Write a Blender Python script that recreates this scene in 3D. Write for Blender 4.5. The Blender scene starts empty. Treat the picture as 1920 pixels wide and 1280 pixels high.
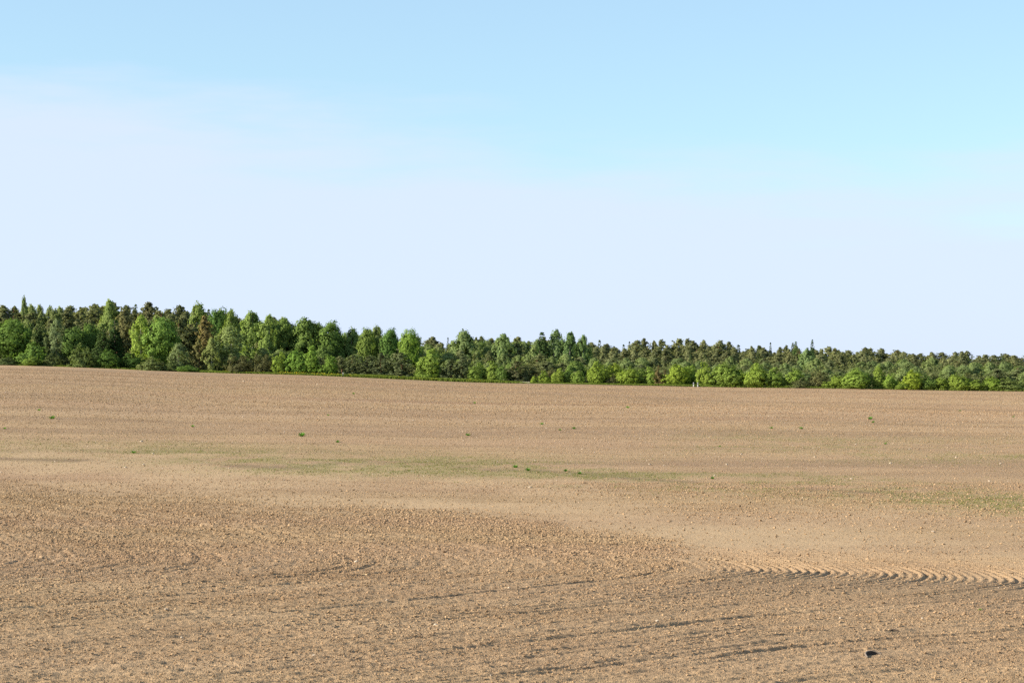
import bpy, math, random
import numpy as np

R = math.radians
scene = bpy.context.scene
COL = scene.collection

# ------------------------------------------------------------------ camera
CAM_Z = 5.5            # eye height above the low field (the camera stands on a low bank)
F = 3850.0             # focal length in pixels of a 1920 px wide picture
HOR = 700.0            # row of the true horizon
cam_d = bpy.data.cameras.new('camera')
cam_d.sensor_width = 36.0
cam_d.lens = F / 1920 * 36.0
cam_d.shift_y = (HOR - 640) / 1920
cam_d.clip_start = 0.1
cam_d.clip_end = 20000
cam = bpy.data.objects.new('camera', cam_d)
COL.objects.link(cam)
cam.location = (0, 0, CAM_Z)
cam.rotation_euler = (R(90), 0, 0)
scene.camera = cam

# ------------------------------------------------------------------ light
SUN_EL = 21.5
SUN_AZ = -101.0        # degrees clockwise from +Y (view direction): left and behind the camera
sd = (math.sin(R(SUN_AZ)) * math.cos(R(SUN_EL)), math.cos(R(SUN_AZ)) * math.cos(R(SUN_EL)), math.sin(R(SUN_EL)))
sun_d = bpy.data.lights.new('sun', 'SUN')
sun_d.energy = 5.0
sun_d.angle = R(0.53)
sun_d.color = (1.0, 0.90, 0.76)
sun = bpy.data.objects.new('sun', sun_d)
COL.objects.link(sun)
from mathutils import Vector
sun.rotation_euler = Vector(sd).to_track_quat('Z', 'Y').to_euler()

world = bpy.data.worlds.new('World')
scene.world = world
world.use_nodes = True
nt = world.node_tree
nt.nodes.clear()
N = nt.nodes.new
out = N('ShaderNodeOutputWorld'); bg = N('ShaderNodeBackground')
sky = N('ShaderNodeTexSky'); sky.sky_type = 'NISHITA'; sky.sun_disc = False
sky.sun_elevation = R(SUN_EL); sky.sun_rotation = R(SUN_AZ)
sky.altitude = 100; sky.air_density = 1.0; sky.dust_density = 0.6; sky.ozone_density = 2.5
bg.inputs['Strength'].default_value = 0.076
# a thin, even veil of high cloud that thickens towards the horizon all round
tc = N('ShaderNodeTexCoord'); sep = N('ShaderNodeSeparateXYZ')
nt.links.new(tc.outputs['Generated'], sep.inputs[0])
mp = N('ShaderNodeMapping'); mp.inputs['Scale'].default_value = (3.5, 3.5, 22.0)
mp.inputs['Rotation'].default_value = (0.0, R(6), 0.0)
nt.links.new(tc.outputs['Generated'], mp.inputs[0])
noi = N('ShaderNodeTexNoise'); noi.inputs['Scale'].default_value = 1.0
noi.inputs['Detail'].default_value = 7; noi.inputs['Roughness'].default_value = 0.56
nt.links.new(mp.outputs[0], noi.inputs['Vector'])
ma = N('ShaderNodeMath'); ma.operation = 'MULTIPLY_ADD'       # elevation shifted by noise
nt.links.new(noi.outputs['Fac'], ma.inputs[0]); ma.inputs[1].default_value = -0.21
tl = N('ShaderNodeMath'); tl.operation = 'MULTIPLY_ADD'           # the veil reaches higher towards the sun side
nt.links.new(sep.outputs['X'], tl.inputs[0]); tl.inputs[1].default_value = 0.07; nt.links.new(sep.outputs['Z'], tl.inputs[2])
nt.links.new(tl.outputs[0], ma.inputs[2])
mr = N('ShaderNodeMapRange'); mr.interpolation_type = 'SMOOTHSTEP'
mr.inputs['From Min'].default_value = -0.035; mr.inputs['From Max'].default_value = 0.035
mr.inputs['To Min'].default_value = 0.92; mr.inputs['To Max'].default_value = 0.34
nt.links.new(ma.outputs[0], mr.inputs['Value'])
mix = N('ShaderNodeMix'); mix.data_type = 'RGBA'
nt.links.new(mr.outputs[0], mix.inputs['Factor'])
wb = N('ShaderNodeMix'); wb.data_type = 'RGBA'; wb.blend_type = 'MULTIPLY'; wb.inputs['Factor'].default_value = 1.0
wb.inputs[7].default_value = (.87, 1.10, 1.05, 1)              # white balance of the clear sky
nt.links.new(sky.outputs[0], wb.inputs[6]); nt.links.new(wb.outputs[2], mix.inputs[6])
mix.inputs[7].default_value = (3.80, 4.35, 5.6, 1)
nt.links.new(mix.outputs[2], bg.inputs['Color'])
nt.links.new(bg.outputs[0], out.inputs[0])

vs = scene.view_settings
vs.view_transform = 'Standard'; vs.look = 'None'; vs.gamma = 1.0; vs.exposure = 1.36
vs.use_curve_mapping = False
scene.cycles.max_bounces = 6
scene.cycles.use_denoising = False
scene.cycles.sample_clamp_indirect = 4

# ------------------------------------------------------------------ numeric helpers
rng = np.random.default_rng(7)
random.seed(7)

def _hash(i, j, s):
    h = (i.astype(np.int64) * 374761393 + j.astype(np.int64) * 668265263 + s * 974711) & 0xFFFFFFFF
    h = ((h ^ (h >> 13)) * 1274126177) & 0xFFFFFFFF
    h = (h ^ (h >> 16)) & 0xFFFFFFFF
    return h / 4294967295.0

def noise2(x, y, s=0):
    """value noise, 0..1"""
    xi = np.floor(x); yi = np.floor(y)
    fx = x - xi; fy = y - yi
    fx = fx * fx * (3 - 2 * fx); fy = fy * fy * (3 - 2 * fy)
    a = _hash(xi, yi, s); b = _hash(xi + 1, yi, s); c = _hash(xi, yi + 1, s); d = _hash(xi + 1, yi + 1, s)
    return (a * (1 - fx) + b * fx) * (1 - fy) + (c * (1 - fx) + d * fx) * fy

def fbm(x, y, s=0, o=3):
    v = 0; a = 1; t = 0
    for k in range(o):
        v = v + a * noise2(x * 2 ** k + 17.3 * k, y * 2 ** k - 9.1 * k, s + k); t += a; a *= 0.55
    return v / t

def sstep(a, b, x):
    t = np.clip((x - a) / (b - a), 0, 1)
    return t * t * (3 - 2 * t)

# ------------------------------------------------------------------ terrain
_D = np.array([0, 7, 15, 25, 34, 60, 100, 150, 200, 250, 300, 350, 400, 450, 550, 700, 1000, 1600, 9000.])
_U = np.array([-.249, -.125, 0, .125, .249])
_Z = np.array([
    [3.9, 3.9, 2.7, .6, 0, 0, -.3, .5, 1.7, 3.0, 4.2, 5.4, 6.5, 7.4, 8.3, 8.6, 8.6, 8.6, 8.6],
    [3.9, 3.9, 2.7, .6, 0, 0, -.3, .3, 1.1, 2.1, 3.1, 4.0, 4.9, 5.75, 6.6, 7.0, 7, 7, 7],
    [3.9, 3.9, 2.7, .6, 0, 0, -.4, .1, .7, 1.4, 2.0, 2.65, 3.3, 3.95, 4.4, 4.5, 4.5, 4.5, 4.5],
    [3.9, 3.9, 2.7, .6, 0, 0, -.4, -.1, .6, 1.5, .30, 1.4, 2.75, 3.1, 3.2, 3.0, 3, 3, 3],
    [3.9, 3.9, 2.7, .6, 0, 0, -.4, -.2, .25, .72, -.40, .8, 2.4, 2.6, 2.6, 2.5, 2.5, 2.5, 2.5]])
_dd = np.linspace(0, 9000, 18001)
_zt = []
for r_ in _Z:
    z_ = np.interp(_dd, _D, r_)
    for w_ in (25, 33, 41):
        k_ = np.ones(w_) / w_
        zz = np.convolve(np.pad(z_, w_ // 2, mode='edge'), k_, mode='valid')
        b_ = sstep(40, 60, _dd)            # keep the near bank as it is, round off the rest
        z_ = z_ * (1 - b_) + zz * b_
    _zt.append(z_)
_zt = np.array(_zt)

def terrain(x, y):
    x = np.asarray(x, float); y = np.asarray(y, float)
    d = np.clip(y, 0, 8990)
    u = np.clip(x / np.maximum(d, 30), -.249, .249)
    f = (u + .249) / .498 * 4
    i = np.clip(np.floor(f).astype(int), 0, 3); t = f - i
    t = t * t * (3 - 2 * t) * 0.6 + t * 0.4
    k = d * 2; k0 = np.floor(k).astype(int); tk = k - k0
    za = _zt[i, k0] * (1 - tk) + _zt[i, k0 + 1] * tk
    zb = _zt[i + 1, k0] * (1 - tk) + _zt[i + 1, k0 + 1] * tk
    return za * (1 - t) + zb * t

def tz(x, y):
    return float(terrain(np.array([x]), np.array([y]))[0])

def ground_at(px, row):
    """point of the terrain that lies under a picture position"""
    dx = (px - 960) / F; dz = -(row - HOR) / F
    ds = np.concatenate([np.linspace(28, 120, 1500), np.linspace(120, 600, 2500)])
    zl = CAM_Z + dz * ds
    g = terrain(dx * ds, ds)
    below = np.nonzero(zl <= g)[0]
    d = ds[below[0]] if len(below) else 400.0
    return dx * d, d

def edge_y(x):
    """field edge: depth at which the ploughed soil stops"""
    return np.interp(np.asarray(x, float), [-115, -54, 0, 52, 97], [445, 430, 415, 400, 390])

# layout of the field, written as picture positions of its zones and carried to the ground
def to_img(x, y, z):
    return 960 + F * x / y, HOR + F * (CAM_Z - z) / y

BND_X = np.array([-300, 0, 300, 640, 950, 1130, 1300, 1500, 1700, 1920, 2300])
BND_R = np.array([895, 905, 925, 952, 968, 992, 1030, 1034, 1036, 1044, 1060])

def zones(x, y):
    z = terrain(x, y)
    px, row = to_img(x, y, z)
    wob = (fbm(x * .35, y * .12, 50) - .5) * 44
    b = np.interp(px, BND_X, BND_R) + wob
    clod = sstep(-22, 26, row - b)                                  # rough, cloddy seedbed close by
    track = (1 - clod) * sstep(-100, -45, row - b)                # smooth rolled band beyond it
    return px, row, clod, track

YB = 62.0
def furrows(x, y, px, row):
    """drill lines: they run away to the right and turn back in a tight headland bend"""
    yb = 58.7 - .40 * np.clip(x - 6, -.5, 20) - .08 * np.clip(x - 5.5, -40, 0)
    t = yb - y + (fbm(x * .25, y * .25, 3) - .5) * .3
    sl = np.where(t < 0, .55, 1.12)
    f = -sl * (np.sqrt(t * t + 18.0) - 4.243)
    ph = (x - f) / .25
    k = np.floor(ph + .5)
    prof = np.cos(2 * np.pi * ph)                     # ridge tops at whole numbers
    arc = sstep(1225, 1440, px) * sstep(-9, -6, t) * (1 - sstep(5, 10, t))
    h = _hash(k, k * 0, 11)
    amp = (.6 + .7 * h) * arc + (1 - arc) * (.30 + .50 * h + .45 * (k % 3 == 0) * h)
    low = sstep(2, 7, t) * (.60 + .40 * sstep(500, 1400, px + (row - 1150) * 1.5))
    al = x * .74 + y * .67
    brk = .35 + .9 * noise2((x - f) * 1.2, al * .35, 91)
    return prof, amp, arc, low, brk, f

def micro(x, y):
    """tilth relief of the field in metres"""
    px, row, clod, track = zones(x, y)
    fade = 1 - sstep(95, 170, y)
    prof, amp, arc, low, brk, f = furrows(x, y, px, row)
    furrow = prof * amp * (0.030 * arc * (.5 + .5 * brk) + .018 * low * brk)
    # deeper harrow lines, broken into lengths
    pg = (x - f) / .66 + .12 * (noise2(x * .3, y * .3, 7) - .5)
    kg = np.floor(pg + .5); dg = (pg - kg) * .66
    cut = np.exp(-(dg / .09) ** 2) - .55 * np.exp(-((dg + .19) / .10) ** 2)
    gate = sstep(.18, .62, noise2(kg * 3.7, (x * .74 + y * .67) * .085, 13)) * (.25 + .75 * _hash(kg, kg * 0, 15))
    gate = gate * (.75 + .5 * noise2(x * 2.2, y * 2.2, 17))
    furrow = furrow - (.047 - .010 * sstep(52, 60, y)) * cut * gate * sstep(.3, .9, clod) * (1 - arc)
    # broader passes of the harrow
    ph2 = (x - f) / 2.3
    broad = np.sin(2 * np.pi * ph2 + 1.5 * noise2(x * .2, y * .2, 5)) * .012 * low
    calm = 1 - .70 * arc - .30 * low
    al = x * .78 + y * .62                                        # distance along the drill lines
    rough = (fbm(x * 3.2, y * 3.2, 21, 3) - .5) * (.040 * clod * calm + .016)
    rough += (fbm((x - f) * 3.6, al * .7, 25, 3) - .5) * .060 * clod * (1 - arc)
    rough += (noise2(x * 9, y * 9, 31) - .5) * .030 * (.35 + .65 * clod * calm)
    und = (fbm(x * .16, y * .33, 41, 3) - .5) * .14 * sstep(34, 60, y)
    # far: shallow passes lying across the view
    far = (fbm(x * .012, y * .16, 61, 3) - .5) * .22 * sstep(95, 170, y) * (1 - .6 * sstep(330, 420, y))
    return (furrow + broad + rough * fade) * (1 - sstep(120, 180, y)) + und * (1 - sstep(150, 260, y)) + far

def surf(x, y):
    return terrain(x, y) + micro(x, y)

# ------------------------------------------------------------------ object helpers
def link(o, parent=None):
    COL.objects.link(o)
    if parent: o.parent = parent
    return o

def tag(o, label=None, cat=None, group=None, kind=None):
    if label: o['label'] = label
    if cat: o['category'] = cat
    if group: o['group'] = group
    if kind: o['kind'] = kind
    return o

def mesh_np(name, verts, faces, mat=None, smooth=False):
    """mesh from numpy arrays, faces all of one size"""
    me = bpy.data.meshes.new(name)
    v = np.asarray(verts, np.float32); f = np.asarray(faces, np.int32)
    n, k = f.shape
    me.vertices.add(len(v)); me.vertices.foreach_set('co', v.ravel())
    me.loops.add(n * k); me.loops.foreach_set('vertex_index', f.ravel())
    me.polygons.add(n)
    me.polygons.foreach_set('loop_start', np.arange(0, n * k, k, dtype=np.int32))
    me.polygons.foreach_set('loop_total', np.full(n, k, np.int32))
    me.polygons.foreach_set('use_smooth', np.full(n, smooth, bool))
    me.update(calc_edges=True)
    if mat: me.materials.append(mat)
    return me

def attr(me, name, typ, data):
    a = me.attributes.new(name, typ, 'POINT')
    a.data.foreach_set('vector' if typ == 'FLOAT_VECTOR' else 'value', np.ascontiguousarray(data).ravel())

# ------------------------------------------------------------------ materials
class Mat:
    def __init__(s, name):
        s.m = bpy.data.materials.new(name); s.m.use_nodes = True
        s.t = s.m.node_tree; s.t.nodes.clear()
        s.out = s.n('ShaderNodeOutputMaterial')
    def n(s, typ, **kw):
        o = s.t.nodes.new(typ)
        for k, v in kw.items(): setattr(o, k, v)
        return o
    def l(s, a, b): s.t.links.new(a, b)
    def noise(s, scale, detail=3, rough=.55, vec=None, map_scale=None):
        o = s.n('ShaderNodeTexNoise'); o.inputs['Scale'].default_value = scale
        o.inputs['Detail'].default_value = detail; o.inputs['Roughness'].default_value = rough
        if vec is None:
            vec = s.n('ShaderNodeNewGeometry').outputs['Position']
        if map_scale:
            m = s.n('ShaderNodeMapping'); m.inputs['Scale'].default_value = map_scale
            s.l(vec, m.inputs[0]); vec = m.outputs[0]
        s.l(vec, o.inputs['Vector']); return o.outputs['Fac']
    def ramp(s, fac, stops):
        r = s.n('ShaderNodeValToRGB'); e = r.color_ramp.elements
        while len(e) < len(stops): e.new(.5)
        for k, (p, c) in enumerate(stops):
            e[k].position = p; e[k].color = (*c, 1) if len(c) == 3 else c
        s.l(fac, r.inputs[0]); return r.outputs[0]
    def mix(s, fac, a, b, mode='MIX'):
        m = s.n('ShaderNodeMix', data_type='RGBA', blend_type=mode)
        for sock, v in ((m.inputs['Factor'], fac), (m.inputs[6], a), (m.inputs[7], b)):
            if isinstance(v, (int, float)): sock.default_value = v
            elif isinstance(v, tuple): sock.default_value = (*v, 1)
            else: s.l(v, sock)
        return m.outputs[2]
    def math(s, op, a, b=0.0, clamp=False, c3=0.0):
        m = s.n('ShaderNodeMath', operation=op, use_clamp=clamp)
        for sock, v in ((m.inputs[0], a), (m.inputs[1], b), (m.inputs[2], c3)):
            if isinstance(v, (int, float)): sock.default_value = v
            else: s.l(v, sock)
        return m.outputs[0]
    def attribute(s, name, typ='GEOMETRY'):
        a = s.n('ShaderNodeAttribute', attribute_name=name, attribute_type=typ); return a.outputs['Fac']
    def diffuse(s, col, rough=.9, normal=None, spec=.15):
        p = s.n('ShaderNodeBsdfPrincipled'); p.inputs['Roughness'].default_value = rough
        p.inputs['Specular IOR Level'].default_value = spec
        if isinstance(col, tuple): p.inputs['Base Color'].default_value = (*col, 1)
        else: s.l(col, p.inputs['Base Color'])
        if normal is not None: s.l(normal, p.inputs['Normal'])
        s.l(p.outputs[0], s.out.inputs[0]); return s.m
    def bump(s, h, dist, strength=1.0, normal=None):
        b = s.n('ShaderNodeBump')
        if normal is not None: s.l(normal, b.inputs['Normal']); b.inputs['Distance'].default_value = dist
        
        if isinstance(strength, (int, float)): b.inputs['Strength'].default_value = strength
        else: s.l(strength, b.inputs['Strength'])
        s.l(h, b.inputs['Height']); return b.outputs[0]

def soil_colour(m):
    a = m.noise(.35, 4, .6, map_scale=(.35, 1, 1))
    c = m.ramp(a, [(.3, (.282, .191, .106)), (.5, (.322, .223, .126)), (.7, (.354, .251, .145))])
    b = m.noise(.06, 3, .55, map_scale=(.25, 1, 1))
    c = m.mix(m.ramp(b, [(.35, (0, 0, 0)), (.7, (.5, .5, .5))]), c, (.312, .202, .130))
    q = m.noise(2.2, 4, .7)
    c = m.mix(.5, c, m.ramp(q, [(.3, (.80, .79, .78)), (.5, (1, 1, 1)), (.7, (1.14, 1.13, 1.1))]), 'MULTIPLY')
    g = m.noise(14, 3, .65)
    c = m.mix(.55, c, m.ramp(g, [(.32, (.72, .70, .69)), (.5, (1, 1, 1)), (.72, (1.16, 1.15, 1.12))]), 'MULTIPLY')
    return c

def mat_soil():
    m = Mat('dry_soil')
    c = soil_colour(m)
    c = m.mix(m.attribute('pale'), c, (.368, .262, .154))
    c = m.mix(m.attribute('moist'), c, (.150, .100, .066))
    c = m.mix(m.attribute('green'), c, (.205, .185, .075))
    h = m.noise(9, 4, .7)
    h2 = m.noise(34, 2, .6)
    hs = m.math('ADD', h, m.math('MULTIPLY', h2, .35))
    nrm = m.bump(m.noise(2.6, 3, .65), .10, .8)
    return m.diffuse(c, .95, m.bump(hs, .065, m.math('MULTIPLY_ADD', m.attribute('pale'), -.55, c3=.95), nrm), .05)

def mat_clod():
    m = Mat('soil_clod')
    c = soil_colour(m)
    t = m.attribute('tint', 'INSTANCER')
    c = m.mix(1.0, c, (.90, .90, .92), 'MULTIPLY')
    c = m.mix(.85, c, m.ramp(t, [(0, (.74, .72, .71)), (.5, (.98, .97, .95)), (1, (1.16, 1.15, 1.1))]), 'MULTIPLY')
    return m.diffuse(c, .95, m.bump(m.noise(40, 3, .6), .02, .7), .05)

def mat_plain(name, col, var=.25, scale=8, rough=.9, spec=.15):
    m = Mat(name)
    k = m.noise(scale, 3, .6)
    lo = tuple(x * (1 - var) for x in col); hi = tuple(min(1, x * (1 + var)) for x in col)
    c = m.ramp(k, [(.3, lo), (.7, hi)])
    return m.diffuse(c, rough, m.bump(k, .01, .4), spec)

def mat_leaf(name, col, alt, trans=.36, var=.12):
    """leaf colour: differs from tree to tree and from twig to twig"""
    m = Mat(name)
    oi = m.n('ShaderNodeObjectInfo')
    pos = m.n('ShaderNodeTexCoord').outputs['Object']
    k = m.noise(.9, 3, .6, vec=pos)
    c = m.mix(m.math('MULTIPLY', k, 1.0), col, alt)
    r = m.ramp(oi.outputs['Random'], [(0, (1 - var, 1 - var * .9, 1 - var * .7)), (.5, (1, 1, 1)), (1, (1 + var, 1 + var * .75, 1 + var * .4))])
    c = m.mix(1.0, c, r, 'MULTIPLY')
    c = m.mix(1.0, c, oi.outputs['Color'], 'MULTIPLY')
    f = m.noise(7, 1, .5, vec=pos)
    c = m.mix(.6, c, m.ramp(f, [(.3, (.6, .62, .6)), (.7, (1.35, 1.32, 1.2))]), 'MULTIPLY')
    d = m.n('ShaderNodeBsdfDiffuse'); tr = m.n('ShaderNodeBsdfTranslucent')
    mx = m.n('ShaderNodeMixShader'); mx.inputs[0].default_value = trans
    m.l(c, d.inputs[0])
    m.l(m.mix(1.0, c, (1.15, 1.2, .7), 'MULTIPLY'), tr.inputs[0])
    m.l(d.outputs[0], mx.inputs[1]); m.l(tr.outputs[0], mx.inputs[2]); m.l(mx.outputs[0], m.out.inputs[0])
    return m.m

M = {
    'soil': mat_soil(), 'clod': mat_clod(),
    'floor': mat_plain('forest_floor', (.060, .062, .026), .5, .6),
    'gravel': mat_plain('pale_gravel', (.42, .36, .26), .2, 3),
    'stone': mat_plain('pale_stone', (.38, .31, .23), .25, 12),
    'straw': mat_plain('straw', (.55, .42, .24), .25, 20),
    'stick': mat_plain('dark_wood', (.055, .042, .035), .3, 20),
    'white': mat_plain('white_plastic', (.66, .66, .62), .04, 6, .5, .4),
    'black': mat_plain('black_plastic', (.022, .022, .024), .1, 6, .5, .4),
    'rubber': mat_plain('weathered_rubber', (.085, .072, .066), .3, 30, .85, .15),
    'rubber_edge': mat_plain('pale_rubber_edge', (.17, .14, .11), .3, 30, .9, .1),
    'bark_pine': mat_plain('pine_bark', (.16, .085, .05), .4, 3),
    'bark': mat_plain('grey_bark', (.085, .070, .055), .4, 3),
    'bark_birch': mat_plain('birch_bark', (.30, .28, .25), .45, 2.5),
    'maple': mat_leaf('maple_leaf', (.122, .180, .054), (.168, .236, .070)),
    'shrub': mat_leaf('young_leaf', (.172, .250, .060), (.228, .312, .074)),
    'birch': mat_leaf('birch_leaf', (.154, .202, .080), (.205, .252, .104)),
    'pine': mat_leaf('pine_needle', (.142, .170, .078), (.180, .194, .096), .35),
    'spruce': mat_leaf('spruce_needle', (.062, .098, .036), (.090, .125, .046), .25),
    'scrub': mat_leaf('scrub_twig', (.135, .158, .066), (.185, .198, .090), .35),
    'grass': mat_leaf('verge_grass', (.105, .165, .030), (.170, .200, .045), .3),
    'weed': mat_leaf('weed_leaf', (.110, .230, .040), (.160, .280, .055), .4),
    'sprout': mat_leaf('sprout', (.150, .170, .050), (.220, .205, .080), .3),
    'yellow': mat_plain('yellow_petal', (.62, .50, .03), .15, 5),
}

# ------------------------------------------------------------------ ground
def grid(xs2d, ys2d, zs2d):
    r, c = xs2d.shape
    v = np.stack([xs2d, ys2d, zs2d], -1).reshape(-1, 3)
    i = np.arange(r * c).reshape(r, c)
    f = np.stack([i[:-1, :-1], i[:-1, 1:], i[1:, 1:], i[1:, :-1]], -1).reshape(-1, 4)
    return v, f

# land around and beyond the field, out to the horizon; inside the field it runs a little below the soil
gx = np.concatenate([-np.geomspace(9000, 160, 26), np.linspace(-150, 150, 61), np.geomspace(160, 9000, 26)])
gy = np.concatenate([-np.geomspace(9000, 20, 20), np.linspace(0, 360, 37), np.linspace(366, 620, 60), np.geomspace(640, 9000, 24)])
X, Y = np.meshgrid(gx, gy)
Zg = terrain(X, Y)
inside = (Y > 3) & (Y < edge_y(X) + 1.5) & (np.abs(X) < np.maximum(Y, 3) * .9 + 6)
Zg = np.where(inside, Zg - .6, Zg - .02)
v, f = grid(X, Y, Zg)
tag(link(bpy.data.objects.new('ground', mesh_np('ground', v, f, M['floor'], True))), kind='structure')

# the tilled field: fine mesh close by, coarser with distance
us = np.concatenate([-np.geomspace(.95, .33, 12)[:-1], np.linspace(-.33, .33, 720), np.geomspace(.33, .95, 12)[1:]])
dn = np.concatenate([np.linspace(2, 27, 16), np.geomspace(27.5, 75, 740), np.geomspace(75.4, 520, 330)[1:]])
U, Dn = np.meshgrid(us, dn)
X = U * np.maximum(Dn, 6.0)
lim = edge_y(X)
Y = np.minimum(Dn, 2000)
# stop the sheet on the field edge line
last = np.searchsorted(dn, 380)
sc_ = (Dn - 380) / (520 - 380)
Y = np.where(Dn > 380, 380 + sc_ * (edge_y(U * 420) + 1.5 - 380), Dn)
X = U * np.maximum(Y, 6.0)
T = terrain(X, Y)
Zf = T + np.where(Y > 24, micro(X, np.maximum(Y, 24)), 0)
v, f = grid(X, Y, Zf)
fm = mesh_np('field', v, f, M['soil'], True)
px, row, clod, track = zones(X, np.maximum(Y, 10))
n1 = fbm(X * .05, Y * .12, 71, 4); n2 = fbm(X * .7, Y * .5, 77, 3)
def band(px, row, pts, w):
    c = np.interp(px, [p[0] for p in pts], [p[1] for p in pts])
    return np.exp(-((row - c) / w) ** 2)
gmask = .85 * band(px, row, [(0, 838), (300, 852), (620, 872), (900, 878), (1300, 902), (1650, 915), (1920, 945)], 22)
gmask += .5 * band(px, row, [(900, 868), (1300, 830), (1600, 842), (1920, 850)], 22) * sstep(1150, 1400, px)
gmask += .4 * band(px, row, [(1200, 930), (1600, 925), (1920, 942)], 14) * sstep(1500, 1750, px)
gmask += .6 * band(px, row, [(400, 868), (640, 868), (1000, 874)], 9) * sstep(420, 560, px) * (1 - sstep(950, 1100, px))
gmask = gmask * (.35 + .65 * sstep(150, 420, px))
green = np.clip(gmask * sstep(.30, .68, n1 * .55 + n2 * .45) * 1.0, 0, .6)
moist = .75 * band(px, row, [(0, 860), (280, 866), (420, 873), (560, 876), (700, 862), (900, 880), (1000, 881), (1400, 913), (1620, 922), (1920, 935)], 3.2) * sstep(.48, .62, fbm(X * .25, Y * .1, 81, 3))
moist += .16 * clod * sstep(.40, .65, fbm(X * .22, Y * .10, 83, 3)) * (1 - sstep(1150, 1350, row))
moist += .34 * sstep(.45, .7, fbm(X * .012, Y * .09, 85, 3)) * sstep(85, 130, Y)
pale = .75 * track * sstep(.25, .6, fbm(X * .12, Y * .1, 87, 3))
pale += .5 * band(px, row, [(900, 776), (1200, 770), (1400, 767), (1700, 778), (1920, 785)], 3.5) * sstep(1050, 1300, px)
pale += .35 * sstep(.5, .7, fbm(X * .015, Y * .11, 89, 2)) * sstep(150, 200, Y)
for nm, dat in (('green', green), ('moist', np.clip(moist, 0, .8)), ('pale', np.clip(pale, 0, .85))):
    attr(fm, nm, 'FLOAT', dat.astype(np.float32))
tag(link(bpy.data.objects.new('field', fm)), kind='structure')

# ------------------------------------------------------------------ instanced stuff (clods, pebbles, sprouts, verge grass)
def ico_rock(name, mat, seed, flat=.7, sub=1):
    import bmesh
    bm = bmesh.new(); bmesh.ops.create_icosphere(bm, subdivisions=sub, radius=.5)
    r = np.random.default_rng(seed)
    for vv in bm.verts:
        vv.co *= .72 + .5 * r.random()
        vv.co.z *= flat
    me = bpy.data.meshes.new(name); bm.to_mesh(me); bm.free()
    for p in me.polygons: p.use_smooth = False
    me.materials.append(mat); return me

def blade_tuft(name, mat, seed, n=7, h=1.0, spread=.3, w=.09, lean=.5):
    r = np.random.default_rng(seed); v = []; fa = []
    for i in range(n):
        a = r.random() * 6.283; rad = spread * math.sqrt(r.random()) * .5
        bx, by = rad * math.cos(a), rad * math.sin(a)
        a2 = r.random() * 6.283; L = h * (.55 + .45 * r.random()); ln = lean * L * r.random()
        tx, ty = math.cos(a2), math.sin(a2)
        wx, wy = -ty * w * .5, tx * w * .5
        k = len(v)
        v += [(bx - wx, by - wy, -.05), (bx + wx, by + wy, -.05),
              (bx + tx * ln * .35 + wx * .9, by + ty * ln * .35 + wy * .9, L * .6), (bx + tx * ln * .35 - wx * .9, by + ty * ln * .35 - wy * .9, L * .6),
              (bx + tx * ln + wx * .2, by + ty * ln + wy * .2, L), (bx + tx * ln - wx * .2, by + ty * ln - wy * .2, L)]
        fa += [(k, k + 1, k + 2, k + 3), (k + 3, k + 2, k + 4, k + 5)]
    return mesh_np(name, v, fa, mat)

def cloud(name, label, cat, pts, scl, rot, tint, templates):
    """one stuff object: its points carry small instances"""
    me = bpy.data.meshes.new(name)
    me.vertices.add(len(pts)); me.vertices.foreach_set('co', np.asarray(pts, np.float32).ravel())
    attr(me, 'scl', 'FLOAT_VECTOR', np.asarray(scl, np.float32))
    attr(me, 'rot', 'FLOAT_VECTOR', np.asarray(rot, np.float32))
    attr(me, 'tint', 'FLOAT', np.asarray(tint, np.float32))
    attr(me, 'pick', 'INT', rng.integers(0, len(templates), len(pts)).astype(np.int32))
    o = link(bpy.data.objects.new(name, me)); tag(o, label, cat, kind='stuff')
    g = bpy.data.node_groups.new(name + '_scatter', 'GeometryNodeTree')
    g.interface.new_socket('Geometry', in_out='INPUT', socket_type='NodeSocketGeometry')
    g.interface.new_socket('Geometry', in_out='OUTPUT', socket_type='NodeSocketGeometry')
    n = g.nodes.new; L = g.links.new
    gi, go = n('NodeGroupInput'), n('NodeGroupOutput')
    iop = n('GeometryNodeInstanceOnPoints')
    def named(nm, t):
        a = n('GeometryNodeInputNamedAttribute'); a.data_type = t; a.inputs[0].default_value = nm
        return [s for s in a.outputs if s.enabled and s.name == 'Attribute'][0]
    jn = n('GeometryNodeJoinGeometry')
    for t in reversed(templates):
        ob = bpy.data.objects.new(t.name, t)        # template, not in the scene
        oi = n('GeometryNodeObjectInfo'); oi.inputs['Object'].default_value = ob
        oi.inputs['As Instance'].default_value = True
        L(oi.outputs['Geometry'], jn.inputs[0])
    L(gi.outputs[0], iop.inputs['Points']); L(jn.outputs[0], iop.inputs['Instance'])
    iop.inputs['Pick Instance'].default_value = True
    L(named('pick', 'INT'), iop.inputs['Instance Index'])
    L(named('rot', 'FLOAT_VECTOR'), iop.inputs['Rotation'])
    L(named('scl', 'FLOAT_VECTOR'), iop.inputs['Scale'])
    L(iop.outputs[0], go.inputs[0])
    md = o.modifiers.new('scatter', 'NODES'); md.node_group = g
    return o

def scatter(n, d0, d1, power=1.0, um=.345):
    """random ground points; power 1 = even per area, lower = more of them close by"""
    t = rng.random(n)
    d = (d0 ** (power + 1) + t * (d1 ** (power + 1) - d0 ** (power + 1))) ** (1 / (power + 1))
    return (rng.random(n) * 2 - 1) * um * d, d

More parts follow.
